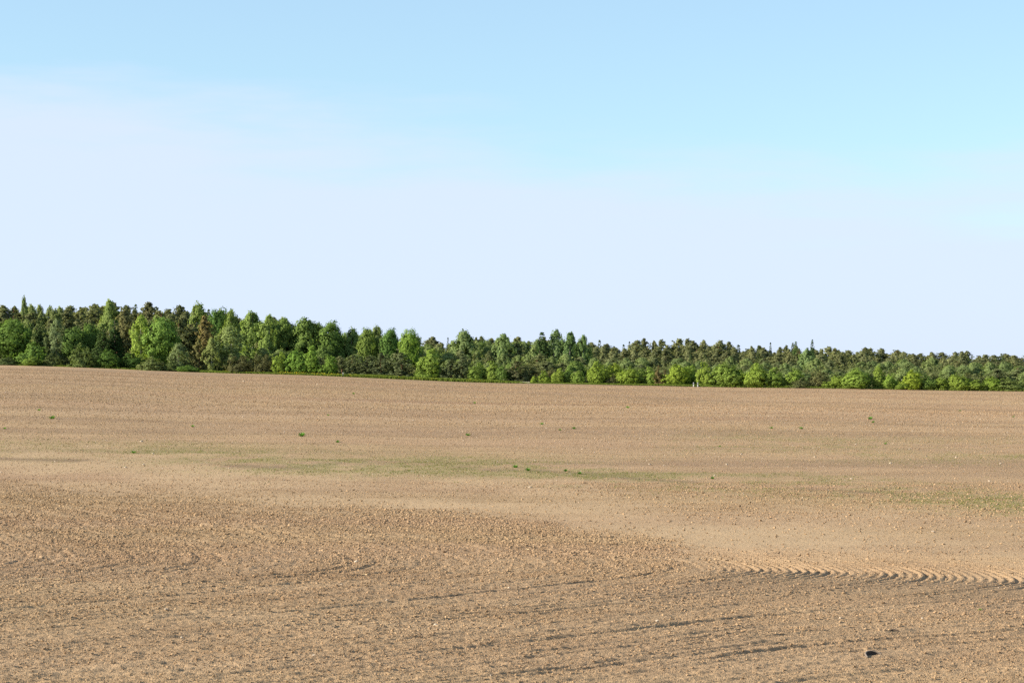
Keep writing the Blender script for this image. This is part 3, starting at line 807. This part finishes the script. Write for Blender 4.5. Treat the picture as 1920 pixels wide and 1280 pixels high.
# --- landmark trees and the front rows, read off one by one: kind, column, top row, width, metres behind the edge, label, group, tint
G_B = 'bright bushes along the field edge'
L_B = 'rounded bright green bush at the field edge with leaves down to the soil'
G_O = 'dull olive bushes along the field edge'
L_O = 'dull olive brown bush squatting at the field edge'
G_Y = 'young dark pines along the verge'
L_Y = 'low dark young pine with spreading branches behind the grassy verge'
dk = (.72, .78, .8)
FRONT = [
    ('maple', 22, 601, 72, 9, 'large round dense dark green tree standing alone at the hilltop end of the field', None, (.85, .95, .8)),
    ('spruce', 72, 600, 24, 16, 'narrow dark spruce between the large round tree and the pale sage birch', None, (1, 1, 1)),
    ('bush', 62, 640, 48, 6, 'mid green bush at the right foot of the large round dark green tree', None, (.75, .85, .9)),
    ('bush', 60, 668, 34, 1, 'small low bright bush in front of the mid green bush by the large round tree', None, (.95, .95, .9)),
    ('scrub', 14, 668, 40, 3, 'dark shaded bush under the large round dark green tree', None, (.6, .75, .7)),  # leaf tint darkened to paint in the shade below the round tree
    ('birch', 107, 599, 36, 9, 'pale sage birch with hanging foliage beside the narrow dark spruce', None, (1, 1.0, 1.15)),
    ('maple', 138, 614, 44, 10, 'dark green broadleaf tree just right of the pale sage birch', None, (.75, .85, .8)),
    ('maple', 170, 609, 36, 14, 'dark green rounded tree between the sage birch and the spruce with a pale trunk', None, (.8, .9, .8)),
    ('spruce', 192, 606, 34, 9, 'dark spruce with a pale bare trunk at the hilltop field edge', None, (.95, 1, .95)),
    ('spruce', 216, 598, 34, 12, 'very dark spruce under the tall birch at the skyline', None, (.6, .7, .7)),
    ('scrub', 155, 643, 50, 2, 'olive green willow bush in front of the dark green hilltop trees', None, (.9, 1.05, .8)),
    ('scrub', 100, 662, 38, 4, 'grey green bush below the pale sage birch', None, (.75, .85, .75)),
    ('bush', 205, 655, 46, 4, 'dark leafy bush at the foot of the two dark spruces', None, (.45, .55, .6)),  # shadow at the spruce feet is put into this leaf colour
    ('bush', 245, 662, 44, 5, 'deeply shaded bush in the hollow left of the bright yellow-green birch', None, (.35, .45, .5)),  # very dark bluish tint stands for shade, not for darker leaves
    ('pine', 236, 580, 28, 18, 'reddish brown pine between the tall birch and the bright yellow-green birch', None, (1.1, .95, .88)),
    ('birch', 265, 592, 36, 9, 'bright yellow-green birch standing out against the brown pines', None, (1.14, 1.26, .7)),
    ('maple', 306, 597, 58, 9, 'broad fresh green tree beside the bright yellow-green birch', None, (1.08, 1.2, .95)),
    ('scrub', 284, 666, 50, 1, 'grey green willow bush in front of the broad fresh green tree', None, (1.0, 1.1, .95)),
    ('scrub', 322, 672, 30, 2, 'small grey green bush beside the pale little birch', None, (.85, 1.0, .8)),
    ('birch', 336, 643, 30, 4, 'pale little birch left of the orange brown young pine', None, (1, 1.0, 1.1)),
    ('young_pine', 372, 634, 30, 5, 'orange brown young pine with a pointed crown at the edge of the grassy slope', None, (1.15, .98, .88)),
    ('birch', 398, 634, 28, 5, 'slim pale birch right of the orange brown young pine', None, (1.05, 1.0, .9)),
    ('birch', 432, 612, 56, 9, 'large pale green birch in front of the dark skyline trees', None, (1.1, 1.1, 1.0)),
    ('bush', 352, 684, 34, 1, 'small low green bush on the grassy slope', None, (.8, .9, .9)),
    ('scrub', 452, 662, 56, 4, 'wide dark olive brown bush right of the grassy slope', None, (.75, .68, .7)),
    ('scrub', 496, 660, 44, 4, 'dark olive brown bush beside the wide one left of the columnar trees', None, (.72, .66, .68)),
    ('bush', 527, 660, 30, 3, 'narrow bright tree at the left end of the columnar hedge trees', None, (.95, .95, .8)),
    ('bush', 557, 655, 40, 3, 'leafy columnar tree second in the hedge of four columnar trees', None, (.75, .9, .8)),
    ('bush', 588, 648, 36, 3, 'tallest leafy columnar tree of the hedge behind the yellow flowers', None, (.85, .95, .8)),
    ('bush', 617, 665, 30, 3, 'low columnar tree at the right end of the hedge by the single white post', None, (.85, .95, .8)),
    ('young_pine', 660, 664, 40, 4, L_Y, G_Y, dk), ('young_pine', 690, 666, 36, 5, L_Y, G_Y, dk),
    ('young_pine', 716, 660, 40, 5, L_Y, G_Y, dk),
    ('young_pine', 752, 660, 52, 4, 'dark young pine with its bare trunk showing above the verge', None, dk),
    ('bush', 790, 690, 34, 3, 'low bright bush left of the big bright bush on the verge', None, (1, 1, .9)),
    ('bush', 812, 654, 48, 4, 'big bright green bush between the dark young pines', None, (1.0, 1.0, .9)),
    ('young_pine', 846, 672, 36, 4, L_Y, G_Y, dk), ('young_pine', 868, 668, 38, 5, L_Y, G_Y, dk),
    ('bush', 898, 680, 36, 4, L_B, G_B, (.95, .95, .9)), ('bush', 922, 676, 32, 4, L_B, G_B, (1.05, 1, .9)),
    ('bush', 942, 684, 30, 4, L_B, G_B, (.8, .85, .9)),
    ('young_pine', 968, 676, 42, 4, 'dull young pine right above the pale gravel patch', None, (.9, .85, .9)),
    ('bush', 1000, 704, 13, 2, 'tiny bright bush right beside the pale gravel patch', None, (1.1, 1.05, .8)),
    ('bush', 1020, 694, 20, 5, 'small bright bush behind the thin pale track', None, (1.1, 1.05, .8)),
    ('bush', 1050, 690, 24, 4, L_B, G_B, (1.05, 1, .9)), ('bush', 1064, 686, 26, 6, L_B, G_B, (.8, .85, .9)),
    ('scrub', 1034, 690, 30, 8, L_O, G_O, (.9, .8, .8)),
    ('bush', 1086, 694, 28, 4, L_B, G_B, (.95, .95, .9)),
    ('bush', 1122, 677, 36, 4, L_B, G_B, (1.1, 1.05, .8)), ('bush', 1152, 681, 38, 6, L_B, G_B, (1.15, 1.05, .7)),
    ('scrub', 1148, 698, 26, 4, L_O, G_O, (.55, .55, .6)),
    ('bush', 1180, 688, 42, 4, L_B, G_B, (1.1, 1.05, .8)), ('bush', 1200, 690, 34, 5, L_B, G_B, (1, 1, .9)),
    ('bush', 1218, 688, 28, 4, L_B, G_B, (1, 1, .9)),
    ('scrub', 1236, 686, 30, 4, 'reddish brown bush beside the full round bush left of the two white posts', None, (1.0, .72, .75)),
    ('bush', 1268, 682, 46, 3, 'full round bright bush just left of the two white posts', None, (1.1, 1.05, .75)),
    ('bush', 1296, 684, 34, 7, 'shaded bush right behind the two white posts', None, (1.0, 1.0, .8)),
    ('bush', 1321, 678, 30, 3, 'upright bright bush just right of the two white posts', None, (1.05, 1.0, .8)),
    ('bush', 1362, 680, 58, 3, 'widest bright green bush at the field edge, second right of the white posts', None, (.95, .95, .85)),
    ('bush', 1414, 681, 48, 3, 'dome shaped bright bush next to the widest one', None, (1.05, 1.02, .8)),
    ('bush', 1454, 688, 40, 3, L_B, G_B, (1, 1, .9)), ('bush', 1497, 690, 44, 4, L_B, G_B, (1, 1, .85)),
    ('scrub', 1500, 706, 34, 2, L_O, G_O, (.85, .85, .8)), ('scrub', 1534, 690, 38, 4, L_O, G_O, (.8, .75, .75)),
    ('bush', 1569, 704, 40, 3, L_B, G_B, (1.1, 1.05, .8)), ('bush', 1607, 690, 52, 3, L_B, G_B, (.95, .97, .85)),
    ('bush', 1644, 682, 28, 4, L_B, G_B, (1.05, 1.0, .85)), ('bush', 1668, 700, 32, 3, L_B, G_B, (.95, 1, .85)),
    ('bush', 1714, 692, 46, 3, L_B, G_B, (1.2, 1.1, .7)), ('bush', 1736, 704, 34, 3, L_B, G_B, (.8, .85, .85)),
    ('bush', 1767, 708, 34, 3, L_B, G_B, (1.1, 1.05, .8)), ('bush', 1796, 700, 40, 3, L_B, G_B, (1.05, 1.0, .8)),
    ('bush', 1690, 716, 26, 2, L_B, G_B, (1, 1, .8)),
    ('bush', 1832, 711, 34, 3, L_B, G_B, (1.05, 1.0, .8)), ('bush', 1858, 706, 34, 3, L_B, G_B, (1.05, 1.05, .8)),
    ('scrub', 1892, 706, 52, 3, L_O, G_O, (1.0, 1.15, .8)), ('scrub', 1932, 706, 52, 3, L_O, G_O, (1.0, 1.15, .8)),
    ('bush', 1968, 700, 46, 3, L_B, G_B, (1, 1, .9)), ('bush', 2016, 704, 46, 3, L_B, G_B, (1.05, 1, .8)), ('scrub', 2062, 704, 50, 3, L_O, G_O, (1, 1.1, .8)),
    ('bush', -42, 640, 52, 5, 'mid green bush left of the large round dark green tree', None, (.8, .9, .9)), ('maple', -80, 610, 56, 10, 'dark green tree at the far end of the hilltop row', None, (.85, .92, .8)),
    # taller single trees behind the front row
    ('birch', 207, 563, 38, 40, 'tall green birch reaching the skyline above the very dark spruce', None, (.95, 1.0, .8)),
    ('birch', 45, 556, 16, 62, 'thin leafy treetop poking highest above the hilltop skyline', None, (1, 1, 1)),
    ('pine', 284, 566, 46, 60, 'broad dark brown pine crown on the skyline above the broad fresh green tree', None, (.85, .75, .75)),
    ('birch', 372, 570, 36, 50, 'tall green birch on the skyline above the orange brown young pine', None, (.95, 1, .75)),
    ('pine', 386, 590, 24, 30, 'slim reddish pine right of the tall skyline birch above the young pine', None, (1.3, .95, .85)),
    ('maple', 412, 575, 40, 45, 'dark green skyline tree left of the step down in the treetops', None, (.7, .85, .75)),
    ('birch', 434, 581, 30, 40, 'green birch leaning on the dark green skyline tree', None, (.95, 1, .7)),
    ('birch', 472, 585, 38, 26, 'tall full birch behind the wide dark olive brown bush', None, (.95, 1.05, .75)),
    ('birch', 503, 591, 36, 24, 'tall full birch just right of the one behind the olive brown bush', None, (.95, 1.05, .75)),
    ('maple', 535, 598, 40, 30, 'rounded mid green skyline tree behind the left columnar trees', None, (1.05, 1.05, .95)),
    ('maple', 576, 597, 54, 28, 'wide rounded mid green skyline tree above the tallest columnar tree', None, (1.05, 1.05, .95)),
    ('maple', 620, 605, 48, 28, 'rounded skyline tree at the right shoulder of the tall wood', None, (1.0, 1.05, .9)),
    ('birch', 661, 616, 28, 30, 'small upright skyline tree right of the tall wood shoulder', None, (.9, 1, .8)),
    ('maple', 690, 617, 34, 26, 'fresh green skyline tree above the dark young pines', None, (1.15, 1.1, .9)),
    ('birch', 707, 612, 26, 34, 'pointed birch top above the dark young pines', None, (1, 1, .9)),
    ('maple', 732, 618, 34, 26, 'darker green skyline tree above the young pine with bare trunk', None, (.8, .95, .85)),
    ('maple', 768, 619, 36, 20, 'bright fresh green skyline tree left of the low gap in the skyline', None, (1.18, 1.25, .85)),
    ('birch', 870, 621, 42, 44, 'broad birch crown standing above the low middle woods', None, (.95, 1.0, 1.0)),
    ('birch', 945, 627, 40, 46, 'soft birch crown left of the dark conical spruce on the skyline', None, (.9, 1.0, .95)),
    ('spruce', 1016, 621, 34, 40, 'dark full conical spruce standing at the end of the taller wood', None, (.8, .9, .85)),
    ('birch', 1043, 619, 32, 42, 'tall pale birch directly right of the dark conical spruce', None, (.9, 1.0, 1.0)),
    ('birch', 1068, 623, 34, 42, 'darker tall birch second right of the dark conical spruce', None, (.65, .8, .75)),
    ('birch', 1094, 629, 26, 42, 'last tall birch before the long low pine forest', None, (.8, .95, .85)),
    ('spruce', 1523, 635, 16, 330, 'dark spruce tip rising highest above the far pine forest', None, (.8, .9, .95)),
    ('spruce', 1492, 639, 20, 330, 'pale green conical tree just left of the highest far spruce tip', None, (1.3, 1.4, 1.2)),
    ('birch', 1514, 656, 30, 250, 'pale green birch below the highest far spruce tip', None, (1.0, 1.1, 1.1)),
]
for (k, px, top, w, back, lab, grp, colr) in FRONT:
    if grp:
        hue = 'yellowish ' if colr[2] < .83 else 'dark ' if colr[0] < .83 else ''
        lab = hue + {G_B: 'leafy bush at the field edge ', G_O: 'olive brown bush at the field edge ', G_Y: 'low young pine on the verge '}[grp] + \
            mark(px).replace('behind', 'near').replace('below', 'in front of')
    tree(k, px, top, w, E(px) + back, lab, grp, colr)

# --- woods behind, row by row
SKY_X = [0, 60, 150, 280, 370, 440, 520, 600, 650, 740, 800, 870, 960, 1100, 1200, 1300, 1400, 1500, 1600, 1700, 1800, 1920, 2000]
SKY_R = [568, 567, 565, 569, 573, 583, 595, 607, 618, 622, 634, 632, 634, 641, 640, 639, 645, 647, 653, 659, 661, 667, 668]
def skyline(px): return float(np.interp(px, SKY_X, SKY_R))
rr = random.Random(5)
def J(a): return rr.uniform(-a, a)
# hilltop pines
for row_i, (back, drop, step) in enumerate(((95, 2, 19), (62, 12, 24), (38, 32, 30))):
    px = -190 + row_i * 9
    while px < (475 if row_i else 560):
        p = px + J(4)
        k = 'pine' if rr.random() < (.80 if row_i < 2 else .55) else rr.choice(['birch', 'birch', 'spruce'])
        top = skyline(p) + drop + abs(J(12)) - 3
        cb = rr.uniform(.8, 1.15)
        lab = {'pine': ('brown green pine crown in the tall back rows of the hilltop wood', 'pines of the hilltop wood'),
               'birch': ('green birch crown mixed in among the brown hilltop pines', 'birches of the hilltop wood'),
               'spruce': ('dark pointed spruce mixed in among the brown hilltop pines', 'spruces of the hilltop wood')}[k]
        tree(k, p, top, {'pine': 36, 'birch': 32, 'spruce': 26}[k] + J(5), E(p) + back + J(8), who({'pine': 'brown green pine', 'birch': 'green birch', 'spruce': 'pointed spruce'}[k], cb, ('rearmost', 'second', 'front')[row_i], p), lab[1], (cb * 1.05, cb, cb * .95))
        px += step + J(4)
# mixed leafy woods in the middle
for row_i, (back, drop, step) in enumerate(((80, 3, 21), (52, 14, 22), (30, 30, 24), (16, 46, 26))):
    px = 475 + row_i * 7
    while px < 1115:
        p = px + J(5)
        k = rr.choices(['birch', 'maple', 'pine', 'scrub'], [.50, .16, .16 if row_i < 3 else .34, .18 if row_i else 0])[0]
        base = skyline(p)
        top = base + drop * (714 - base) / 85 + J(6) + (8 if 785 < p < 850 and row_i == 0 else 0)
        cb = rr.uniform(.85, 1.15)
        lab = {'pine': ('dull brown green pine among the leafy trees of the middle wood', 'pines of the middle wood'),
               'birch': ('soft green birch in the dense leafy middle wood', 'birches of the middle wood'),
               'maple': ('rounded green broadleaf tree in the dense leafy middle wood', 'broadleaf trees of the middle wood'),
               'scrub': ('loose olive thicket filling the leafy middle wood', 'thickets of the middle wood')}[k]
        tree(k, p, top, {'pine': 30, 'birch': 32, 'maple': 36, 'scrub': 40}[k] + J(6), E(p) + back + J(6), who({'pine': 'dull pine', 'birch': 'soft green birch', 'maple': 'rounded broadleaf tree', 'scrub': 'olive thicket'}[k], cb, RANK[row_i], p), lab[1], (cb, cb, cb * .95))
        px += step + J(5)
# far pine forest on the right
for row_i, (back, drop, step) in enumerate(((400, 1, 15), (345, 7, 17), (290, 17, 20))):
    px = 770 + row_i * 6 if row_i == 0 else 1098
    while px < 2130:
        p = px + J(4)
        k = 'pine' if rr.random() < .86 else 'spruce'
        top = skyline(p) + drop + J(7) - (4 if rr.random() < .1 else 0)
        cb = rr.uniform(.8, 1.2)
        lab = {'pine': ('small distant brown green pine in the long low forest behind the bright bushes', 'pines of the far forest'),
               'spruce': ('small distant pointed spruce in the long low forest behind the bright bushes', 'spruces of the far forest')}[k]
        tree(k, p, top, (24 if k == 'pine' else 15) + J(7), E(p) + back + J(18), who('distant ' + {'pine': 'olive brown pine', 'spruce': 'pointed spruce'}[k], cb, ('rearmost', 'second', 'front')[row_i], p), lab[1], (cb * 1.05, cb, cb))
        px += step + J(4)
# pale young growth between far forest and front bushes
for row_i, (back, drop, step) in enumerate(((200, 30, 26), (140, 40, 26), (80, 52, 28), (30, 60, 30))):
    px = 1095 + row_i * 7
    while px < 2130:
        p = px + J(5)
        far_r = sstep(1500, 1720, np.array([p]))[0]
        k = rr.choices(['birch', 'scrub', 'pine'], [.55, .30, .15 * (1 - far_r) + .02])[0]
        b = skyline(p)
        top = b + drop * (1 - .30 * far_r) * (722 - b) / 82 + J(4)
        cb = rr.uniform(.9, 1.1)
        lab = {'pine': ('low brown pine in the young growth below the far forest', 'low pines of the young growth'),
               'birch': ('pale green young birch between the far forest and the bright bushes', 'young birches of the clearing'),
               'scrub': ('pale olive thicket between the far forest and the bright bushes', 'thickets of the clearing')}[k]
        tree(k, p, top, {'pine': 26, 'birch': 30, 'scrub': 40}[k] + J(6), E(p) + back + J(10), who('low ' + {'pine': 'young pine', 'birch': 'light green birch', 'scrub': 'pale olive thicket'}[k], cb, RANK[row_i], p), lab[1], (cb, cb * 1.02, cb))
        px += step + J(5)

# ------------------------------------------------------------------ gravel track at the verge
def strip(name, pxs, d0, d1, lift, mat):
    v = []; fcs = []
    for p in pxs:
        y_e = E(p)
        for dd in np.linspace(d0, d1, 5):
            x = (p - 960) / F * (y_e + dd); y = y_e + dd
            h = lift * math.sin(math.pi * (dd - d0) / (d1 - d0)) + .03
            v.append((x, y, tz(x, y) + h))
    n = len(pxs)
    for i in range(n - 1):
        for j in range(4):
            a = i * 5 + j
            fcs.append((a, a + 5, a + 6, a + 1))
    o = link(bpy.data.objects.new(name, mesh_np(name, v, fcs, mat, True)))
    return tag(o, kind='structure')
strip('gravel_track', list(np.linspace(972, 1090, 24)), 1.2, 4.6, .12, M['gravel'])
strip('gravel_patch', list(np.linspace(974, 993, 8)), .3, 3.4, .32, M['gravel'])

# ------------------------------------------------------------------ marker posts
def post(px, back, hgt, label, group=None):
    y = E(px) + back; x = (px - 960) / F * y; g = tz(x, y)
    root = link(bpy.data.objects.new('marker_post', None)); root.location = (x, y, g)
    tag(root, label, 'post', group)
    def slab(name, z0, z1, w, d, mat, tilt=0.0):
        v = [(-w, -d, z0), (w, -d, z0), (w * .8, d, z0), (-w * .8, d, z0), (-w, -d, z1), (w, -d, z1), (w * .8, d, z1 + tilt), (-w * .8, d, z1 + tilt)]
        fc = [(0, 3, 2, 1), (4, 5, 6, 7), (0, 1, 5, 4), (1, 2, 6, 5), (2, 3, 7, 6), (3, 0, 4, 7)]
        link(bpy.data.objects.new(name, mesh_np(name, v, fc, mat)), root)
    slab('shaft', -.3, hgt * .62, .085, .06, M['white'])
    slab('black_band', hgt * .62, hgt * .78, .089, .064, M['black'])
    slab('cap', hgt * .78, hgt, .085, .06, M['white'], -.05)
post(643, .6, .85, 'single white roadside marker post standing among the yellow flowers')
post(1300.2, .3, .85, 'white roadside marker post of the pair in front of a shaded bush', 'pair of white marker posts')
post(1308.0, .3, .85, 'white roadside marker post of the pair in front of a shaded bush', 'pair of white marker posts')

# ------------------------------------------------------------------ weeds on the field
def weed_mesh(seed, n=46):
    r = np.random.default_rng(seed); v = []; fa = []
    for i in range(n):
        a = r.random() * 6.283; el = r.uniform(.15, 1.3); L = .5 * (.5 + .6 * r.random())
        d = np.array([math.cos(a) * math.cos(el), math.sin(a) * math.cos(el), math.sin(el)])
        s = np.array([-math.sin(a), math.cos(a), 0]) * .055 * (.7 + .6 * r.random())
        b = np.array([math.cos(a), math.sin(a), 0]) * .12 * r.random()
        m = b + d * L * .6; e = b + d * L + np.array([0, 0, -.12 * L])
        k = len(v)
        v += [b - s * .3, b + s * .3, m + s, m - s, e + s * .15, e - s * .15]
        fa += [(k, k + 1, k + 2, k + 3), (k + 3, k + 2, k + 4, k + 5)]
    v = np.array(v); v[:, 2] = np.maximum(v[:, 2], -.02)
    return v, fa
WEEDS = [mesh_np('leaves', *weed_mesh(s), M['weed']) for s in (1, 2, 3)]
L_W = 'small green weed tuft growing alone on bare field soil'
G_W = 'weed tufts on the field'
W = [(98, 785, 13), (73, 770, 7), (9, 803, 7), (250, 849, 10), (361, 800, 8), (566, 820, 16, 'largest green weed tuft on the left half of the field'), (633, 828, 9, 'small weed tuft with a dark clod just right of the largest left weed'),
     (615, 780, 6), (663, 739, 6), (877, 815, 10), (1016, 795, 8), (1076, 804, 9), (1177, 764, 8),
     (966, 877, 12, 'dense green weed tuft leading a row of four in the green hollow'), (990, 882, 12, 'flat green weed tuft second in the row of four in the hollow'),
     (1061, 883, 10, 'green weed tuft third in the row of four in the hollow'), (1087, 889, 10, 'pale weed tuft last in the row of four in the hollow'),
     (1336, 898, 9), (1446, 803, 8), (1502, 804, 9), (1632, 786, 11, 'tall green weed tuft below the pale crest of the field'), (1637, 792, 7, 'little weed tuft at the foot of the tall weed below the crest'), (1800, 771, 6),
     (1900, 782, 6), (1838, 1142, 9), (890, 756, 6), (1350, 838, 6), (1050, 806, 6), (1660, 833, 7)]
for i, w_ in enumerate(W):
    x, y = ground_at(w_[0], w_[1])
    o = link(bpy.data.objects.new('weed_tuft', None)); o.location = (x, y, float(surf(np.array([x]), np.array([y]))[0]) + .01)
    s = w_[2] / F * y / .70
    o.scale = (s, s, s * .85); o.rotation_euler = (0, 0, rr.uniform(0, 6.28))
    lv = link(bpy.data.objects.new('leaves', WEEDS[i % 3]), o)
    lv.color = (.85, .95, .9, 1) if w_[2] > 8 else (1.1, 1.1, 1, 1)
    tag(o, w_[3] if len(w_) > 3 else L_W, 'weed', None if len(w_) > 3 else G_W)

# ------------------------------------------------------------------ single stones, straws, a stick and the scrap rim
STM = [ico_rock('stone', M['stone'], 400 + k, .65, 2) for k in range(4)]
L_S = 'pale stone lying loose on the field soil'
G_S = 'loose stones on the field'
S = [(994, 914, 7, 'round grey stone in the middle of the field below the weed row'), (588, 1230, 9, 'pale angular stone on the nearest soil beside faint furrows'), (1670, 869, 6), (1363, 871, 5), (1528, 857, 5), (265, 829, 6), (269, 871, 5), (235, 877, 5), (287, 851, 5),
     (1340, 892, 4), (1750, 997, 7), (1335, 1186, 0), (312, 1145, 9), (341, 1196, 7), (816, 1172, 8), (954, 1103, 6), (668, 1055, 9), (726, 1128, 6), (380, 1027, 0), (2, 885, 4),
     (1232, 1165, 7), (456, 782, 4), (595, 721, 4), (457, 715, 4), (1218, 870, 5), (1245, 873, 4), (1596, 897, 5), (1730, 1161, 6), (1576, 1158, 6), (640, 1097, 7), (775, 788, 4), (1390, 852, 4), (1855, 903, 5), (1876, 870, 5), (1793, 858, 6), (1817, 967, 4)]
def s_at(x, y): return float(surf(np.array([x]), np.array([y]))[0])
for i, s_ in enumerate(S):
    if not s_[2]: continue
    x, y = ground_at(s_[0], s_[1]); w = s_[2] / F * y
    o = link(bpy.data.objects.new('field_stone', STM[i % 4])); o.location = (x, y, s_at(x, y) + w * .12)
    o.scale = (w, w * .9, w * .95); o.rotation_euler = (rr.uniform(-.3, .3), rr.uniform(-.3, .3), rr.uniform(0, 6.28))
    tag(o, s_[3] if len(s_) > 3 else L_S, 'stone', None if len(s_) > 3 else G_S)

def straw_mesh(seed):
    r = np.random.default_rng(seed)
    b = r.normal(0, .05, 2)
    path = [(-.5, 0, 0), (-.15, b[0], .02), (.2, b[1], .02), (.5, b[0], .0)]
    v, fc = tube(path, [.035, .032, .030, .022], 5)
    return mesh_np('straw', v, fc, M['straw'])
STRAWS = [straw_mesh(s) for s in range(4)]
L_T = 'dry pale straw stalk lying on the rough near soil'
G_T = 'straw stalks on the near soil'
TS = [(72, 1085, 34, 5, 'longest dry straw stalk lying on the rough near soil'), (108, 1087, 14, -40), (31, 1012, 16, 88), (108, 958, 8, 20), (170, 1095, 9, -5), (308, 1082, 12, -35), (370, 1082, 9, 15), (417, 1095, 12, 3), (446, 1101, 12, 6), (572, 979, 9, 30),
      (408, 984, 8, -8), (695, 1016, 10, 5), (725, 1050, 9, 60), (742, 978, 7, 5), (885, 1030, 8, 80), (990, 1031, 12, -5), (1053, 1081, 11, 20), (1090, 1003, 9, 4), (880, 1119, 14, 4), (686, 1080, 15, -15), (528, 1167, 10, -70), (264, 1076, 10, 0),
      (1105, 1169, 8, 80), (1165, 1222, 8, 80), (1640, 1191, 7, 85), (1104, 1168, 6, 90), (1198, 1178, 10, -75), (935, 1119, 8, 4), (300, 1002, 9, 5), (610, 1103, 9, 40), (1420, 1192, 6, 30), (1600, 1267, 9, -50), (905, 1205, 10, 75), (1010, 1203, 9, 60)]
for i, (p, q, L, a, *lb) in enumerate(TS):
    x, y = ground_at(p, q); w = max(L / F * y, .06)
    o = link(bpy.data.objects.new('straw_stalk', STRAWS[i % 4])); o.location = (x, y, s_at(x, y) + .045)
    up = abs(a) > 55
    o.scale = (w, w if w < .2 else .25, w if w < .2 else .25)
    o.rotation_euler = (0, R(-55) if up else R(rr.uniform(-6, 6)), R(a * .7) if not up else R(rr.uniform(0, 360)))
    tag(o, lb[0] if lb else ('dry straw stub poking upright from the near soil' if up else L_T), 'straw', None if lb else G_T)

x, y = ground_at(1678, 1182)
v, fc = tube([(-.09, 0, .0), (-.02, .01, .015), (.05, 0, .01), (.10, -.01, 0)], [.012, .016, .014, .008], 6)
o = link(bpy.data.objects.new('stick', mesh_np('stick', v, fc, M['stick'], True))); o.location = (x, y, s_at(x, y) + .03)
o.rotation_euler = (0, R(4), R(-12)); tag(o, 'short dark stick lying on the soil above the half buried rim', 'stick')

# half buried curved rim: a short wall bent into an open arc, leaning back, with a paler upper edge
x, y = ground_at(1642, 1232)
root = link(bpy.data.objects.new('scrap_rim', None)); root.location = (x, y, s_at(x, y) - .01)
tag(root, 'curved dark scrap rim sticking half buried out of the near furrows', 'scrap')
V = []; Fc = []; V2 = []; F2 = []
n = 22
for i in range(n + 1):
    t = i / n; a = R(35 + 165 * t)
    h = .004 + .046 * math.sin(math.pi * t) ** .7
    ro, ri = .160, .150
    for rad in (ro, ri):
        V.append((rad * math.cos(a) * 1.05, rad * math.sin(a) * 1.1, -.04)); V.append((rad * .97 * math.cos(a) * 1.05, rad * .97 * math.sin(a) * 1.1, h))
    for rad, zz in ((ro + .006, h - .006), (ro + .004, h + .010), (ri - .008, h + .010), (ri - .008, h - .006)):
        V2.append((rad * .97 * math.cos(a) * 1.05, rad * .97 * math.sin(a) * 1.1, zz))
    if i:
        b = (i - 1) * 4; c = i * 4
        Fc += [(b, c, c + 1, b + 1), (b + 2, b + 3, c + 3, c + 2)]
        for k in range(4):
            k2 = (k + 1) % 4
            F2.append((b + k, c + k, c + k2, b + k2))
link(bpy.data.objects.new('wall', mesh_np('wall', V, Fc, M['rubber'], True)), root)
link(bpy.data.objects.new('lip', mesh_np('lip', V2, F2, M['rubber_edge'], True)), root)
root.rotation_euler = (R(8), R(0), R(10)); root.scale = (1.25, 1.25, 1.05); root.location.z += .012
print('trees', count)

# ------------------------------------------------------------------ undergrowth that closes the woods at ground level
n7 = 3000
p7 = rng.uniform(-200, 2140, n7)
b7 = np.where(p7 < 1100, rng.uniform(14, 110, n7), rng.uniform(14, 300, n7))
e7 = edge_y((p7 - 960) / F * 420)
y7 = e7 + b7; x7 = (p7 - 960) / F * y7
s7 = rng.uniform(.20, .40, n7) * np.interp(b7, [14, 40, 110, 300], [.8, 1.1, 1.9, 1.6]) * np.where(p7 > 1100, .55, 1.0)
under = [k_[0] for k_ in KINDS['scrub']]
cloud('forest_undergrowth', 'dense dull undergrowth closing the wood between its trunks', 'undergrowth', np.stack([x7, y7, terrain(x7, y7) - .1], 1),
      np.stack([s7 * 1.2, s7 * 1.2, s7], 1), np.stack([n7 * [0.]] * 2 + [rng.random(n7) * 6.28], 1), rng.random(n7), under)
